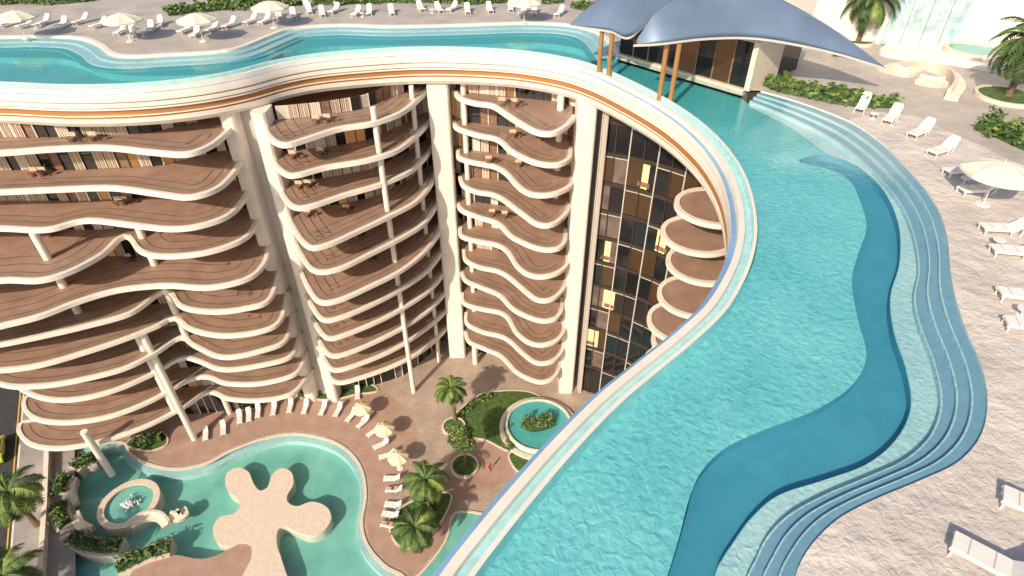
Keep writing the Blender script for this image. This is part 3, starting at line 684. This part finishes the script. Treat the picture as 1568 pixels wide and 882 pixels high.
for px in [[(110,795),(118,812),(135,822)],[(205,812),(222,800),(240,800),(250,812)],[(258,800),(276,800),(290,790),(286,778)],[(108,740),(104,760),(108,780)]]:
    bench('pool_sofa',px,-.1,.7,1,backh=.35)
ft=empty('round_fountain'); mb=MB()
mb.sweep(circ(fc,5.0),[(0,0),(0,.5),(-.5,.5),(-.5,.35)],TERR,True); mb.poly(circ(fc,4.6),.36,FL_LOW)
mb.sweep(circ(fc,4.2),[(0,.36),(0,1.05),(-.25,1.05),(-.25,.8)],WHITE2,True); mb.poly(circ(fc,4.0),.75,FL_TL); mb.poly(circ(fc,3.96),.98,WATERL)
mb.sweep(circ(fc,4.08),[(0,1.05),(0,1.75)],GLASSR,True)
mb.build('basin',ft)
hedge('water_plants',[(fc[0]-1.9,fc[1]+.2),(fc[0]-.8,fc[1]-.5),(fc[0]+.5,fc[1]-.2),(fc[0]+1.6,fc[1]+.6)],.8,1.7,1.5,dens=90,seed=70,parent=ft)
mb=MB()
for i in range(14):
    a=i*.9; x=fc[0]+1.3*math.cos(a)*(.3+.05*i); y=fc[1]+.9*math.sin(a)*(.3+.05*i); mb.tube([(x,y,.98),(x,y,1.5),(x,y,1.9)],[.10,.07,.01],FOAM,6)
mb.build('jets',ft)
pt=palm('palm_tree',6.2,2.6,21,46); x,y=P(697,645,0); pt.location=(x,y,.1)
t2=tree('ornamental_tree',7.2,2.0,8); x,y=P(712,715,0); t2.location=(x,y,.2)
for u,v,r in [(712,715,1.7),(695,655,1.5)]:
    x,y=P(u,v,0); mb=MB(); mb.sweep(circ((x,y),r),[(0,0),(0,.4),(-.22,.4),(-.22,.3)],TERR,True); mb.poly(circ((x,y),r-.2),.3,GRASS); mb.build('round_planter')
pg=palm('palm_tree',5.0,3.1,9,42); x,y=P(658,775,0); pg.location=(x,y,0)
padd(pg,'palm_tree',642,845,0,.95,1.3); padd(pg,'palm_tree',58,805,0,1.25,.5); padd(pg,'palm_tree',52,930,0,1.2,2.2); padd(pg,'palm_tree',15,915,0,1.1,3.2)
hedge('shrub_bed',cr(PP([(462,606),(500,598),(545,592)],0),4),.1,1.2,.9,seed=51); hedge('shrub_bed',cr(PP([(205,680),(228,676),(250,672)],0),4),.1,1.4,1.0,seed=52)
hedge('shrub_bed',cr(PP([(612,812),(630,800),(660,780)],0),4),.1,1.5,.6,seed=53,dens=30)
hedge('shrub_bed',cr(PP([(786,655),(778,672),(784,692)],0),4),.1,1.0,.7,seed=54); hedge('shrub_bed',cr(PP([(704,640),(728,618),(752,608)],0),4),.1,.8,.6,seed=55)
for u,v,r in [(316,668,110),(343,660,110),(368,643,110),(382,640,108),(396,634,105),(420,630,98),(445,626,95),(468,628,90),(495,630,84),(518,632,78),(538,640,65),(556,650,55),(572,664,45),(583,684,30),(592,700,20),(600,735,0),(603,752,0),(602,775,-5),(598,790,-10),(596,806,-12),(548,606,100)]:
    x,y=P(u,v,0); inst(LG,'sun_lounger',(x,y,.012),math.radians(r))
f=True
for u,v in [(553,622),(588,654),(609,697)]:
    x,y=P(u,v,2.5)
    if f: place_first(U2,(x,y,.012)); f=False
    else: inst(U2,'parasol',(x,y,.012),.3)
# road
ra,rb=P(37,590,0),P(12,900,0)
dx,dy=rb[0]-ra[0],rb[1]-ra[1]; l=math.hypot(dx,dy); t=(dx/l,dy/l); n=(t[1],-t[0])
A=(ra[0]-t[0]*150,ra[1]-t[1]*150); B=(rb[0]+t[0]*60,rb[1]+t[1]*60)
if n[0]>0: n=(-n[0],-n[1])
def band(o1,o2,z,m,mb,s0=0,s1=1):
    a=(A[0]+(B[0]-A[0])*s0,A[1]+(B[1]-A[1])*s0); b=(A[0]+(B[0]-A[0])*s1,A[1]+(B[1]-A[1])*s1)
    mb.poly([(a[0]+n[0]*o1,a[1]+n[1]*o1),(b[0]+n[0]*o1,b[1]+n[1]*o1),(b[0]+n[0]*o2,b[1]+n[1]*o2),(a[0]+n[0]*o2,a[1]+n[1]*o2)],z,m)
mb=MB(); band(0,14,.008,ASPH,mb); mb.build('road')
mb=MB(); band(.3,.45,.013,YPAINT,mb)
for i in range(60): band(4.6,4.75,.013,PAINT,mb,i/60,i/60+.007); band(9.2,9.35,.013,PAINT,mb,i/60,i/60+.007)
mb.build('road_markings')
mb=MB(); band(-6,-.2,.13,SIDEW,mb); band(-.2,0,.14,WHITE2,mb); 
mb.face([(A[0],A[1],0),(B[0],B[1],0),(B[0],B[1],.14),(A[0],A[1],.14)],WHITE2); mb.build('pavement')
w=PP([(76,600),(77,690),(74,780),(66,900),(55,1000)],0); mb=MB(); mb.sweep(w,[(.25,0),(.25,1.0),(-.25,1.0),(-.25,0)],WHITE2); mb.build('boundary_wall')
# car
mb=MB(); CAR=mat('car_paint',(.45,.52,.08),.25,.2); 
prof=[(-2.2,.35),(-2.2,.8),(-1.6,.95),(-1.0,1.42),(.5,1.45),(1.15,1.0),(2.0,.85),(2.2,.6),(2.2,.35)]
for s in (-.85,.85):
    mb.face([(x,s*(.82 if z>1.2 else 1),z) for x,z in prof],CAR)
for i in range(len(prof)-1):
    (x1,z1),(x2,z2)=prof[i],prof[i+1]; g=DKGLASS if i in (2,4) else CAR
    a1=.85*(.82 if z1>1.2 else 1); a2=.85*(.82 if z2>1.2 else 1)
    mb.face([(x1,-a1,z1),(x2,-a2,z2),(x2,a2,z2),(x1,a1,z1)],g)
for s in (-1,1): mb.face([(-1.0,s*.80,1.0),(.75,s*.80,1.0),(.45,s*.74,1.36),(-.85,s*.74,1.36)],DKGLASS)
for x in (-1.4,1.4):
    for s in (-.8,.8): mb.tube([(x,s-.1,.34),(x,s+.1,.34)],[.34,.34],DFRAME,16)
x,y=P(12,690,0); mb.build('parked_car',loc=(x+n[0]*1.0,y+n[1]*1.0,.01),rot=math.atan2(t[1],t[0]))
# ================================================================== people
SKIN=mat('skin',(.45,.26,.18),.6); HAIR=mat('hair',(.03,.02,.015),.8); RED=mat('red_dress',(.5,.02,.02),.8); NAVY=mat('swimwear',(.03,.05,.15),.8)
def person(name,pose,cloth,loc,rot):
    if pose=='stand':
        V=[(0,0,.95),(0,0,1.15),(0,0,1.38),(0,0,1.50),(0,.01,1.62),(.18,0,1.38),(.22,.02,1.12),(.24,.08,.88),(-.18,0,1.38),(-.22,.0,1.12),(-.22,.06,.90),(.1,0,.88),(.11,.12,.50),(.11,.05,.08),(.11,.18,.04),(-.1,0,.88),(-.11,-.02,.5),(-.11,-.16,.1),(-.11,-.06,.04)]
    else:
        V=[(0,0,.52),(.2,0,.60),(.42,0,.80),(.52,0,.9),(.62,0,1.0),(.42,.18,.78),(.2,.26,.60),(0,.24,.52),(.42,-.18,.78),(.2,-.26,.60),(0,-.24,.52),(-.08,.1,.52),(-.5,.12,.62),(-.9,.12,.47),(-.95,.12,.58),(-.08,-.1,.52),(-.5,-.12,.50),(-.95,-.12,.47),(-1.0,-.12,.58)]
    E=[(0,1),(1,2),(2,3),(3,4),(2,5),(5,6),(6,7),(2,8),(8,9),(9,10),(0,11),(11,12),(12,13),(13,14),(0,15),(15,16),(16,17),(17,18)]
    R=[.13,.115,.13,.05,.105,.055,.042,.03,.055,.042,.03,.09,.058,.04,.035,.09,.058,.04,.035]
    me=bpy.data.meshes.new(name); me.from_pydata(V,E,[]); o=bpy.data.objects.new(name,me); bpy.context.collection.objects.link(o)
    sk=o.modifiers.new('s','SKIN'); sub=o.modifiers.new('u','SUBSURF'); sub.levels=2
    for i,r in enumerate(R): me.skin_vertices[0].data[i].radius=(r,r)
    me.skin_vertices[0].data[0].use_root=True
    dg=bpy.context.evaluated_depsgraph_get(); m2=bpy.data.meshes.new_from_object(o.evaluated_get(dg)); o.modifiers.clear(); o.data=m2
    m2.materials.clear()
    for m in (SKIN,cloth,HAIR): m2.materials.append(m)
    for p in m2.polygons:
        c=p.center; p.use_smooth=True
        if pose=='stand': p.material_index=2 if c.z>1.63 or (c.z>1.55 and c.y<-.01) else 1 if .55<c.z<1.42 and abs(c.x)<.2 else 0
        else: p.material_index=2 if c.x>.66 else 1 if -.2<c.x<.1 and abs(c.y)<.2 else 0
    o.location=loc; o.rotation_euler[2]=rot
x,y=P(750,722,0); person('woman_in_red','stand',RED,(x,y,.012),.6)
x,y=P(603,752,0); person('sunbather','lie',NAVY,(x,y,.0),0)
x,y=P(596,806,0); person('sunbather','lie',RED,(x,y,.0),math.radians(-12))
# ================================================================== light & camera
el=math.radians(34); hx,hy=-.50,-.866
sd=Vector((hx*math.cos(el),hy*math.cos(el),math.sin(el)))
sl=bpy.data.lights.new('sun','SUN'); sl.energy=4.8; sl.angle=math.radians(.8); sl.color=(1,.83,.63)
so=bpy.data.objects.new('sun',sl); bpy.context.collection.objects.link(so); so.rotation_euler=sd.to_track_quat('Z','Y').to_euler()
w=bpy.data.worlds.new('World'); bpy.context.scene.world=w; w.use_nodes=True; nt=w.node_tree
sky=nt.nodes.new('ShaderNodeTexSky'); sky.sky_type='NISHITA'; sky.sun_disc=False; sky.sun_elevation=el; sky.sun_rotation=math.atan2(hx,hy)
sky.dust_density=3.0
nt.links.new(sky.outputs[0],nt.nodes['Background'].inputs[0]); nt.nodes['Background'].inputs[1].default_value=.13
cd=bpy.data.cameras.new('camera'); cd.sensor_width=36; cd.lens=36*FPX/1568; cd.clip_end=3000; cd.clip_start=.1
co=bpy.data.objects.new('camera',cd); bpy.context.collection.objects.link(co); co.location=(0,0,CAMZ); co.rotation_euler=(math.pi/2-PITCH,0,0)
sc=bpy.context.scene; sc.camera=co; sc.view_settings.view_transform='Standard'; sc.view_settings.look='None'; sc.view_settings.exposure=0
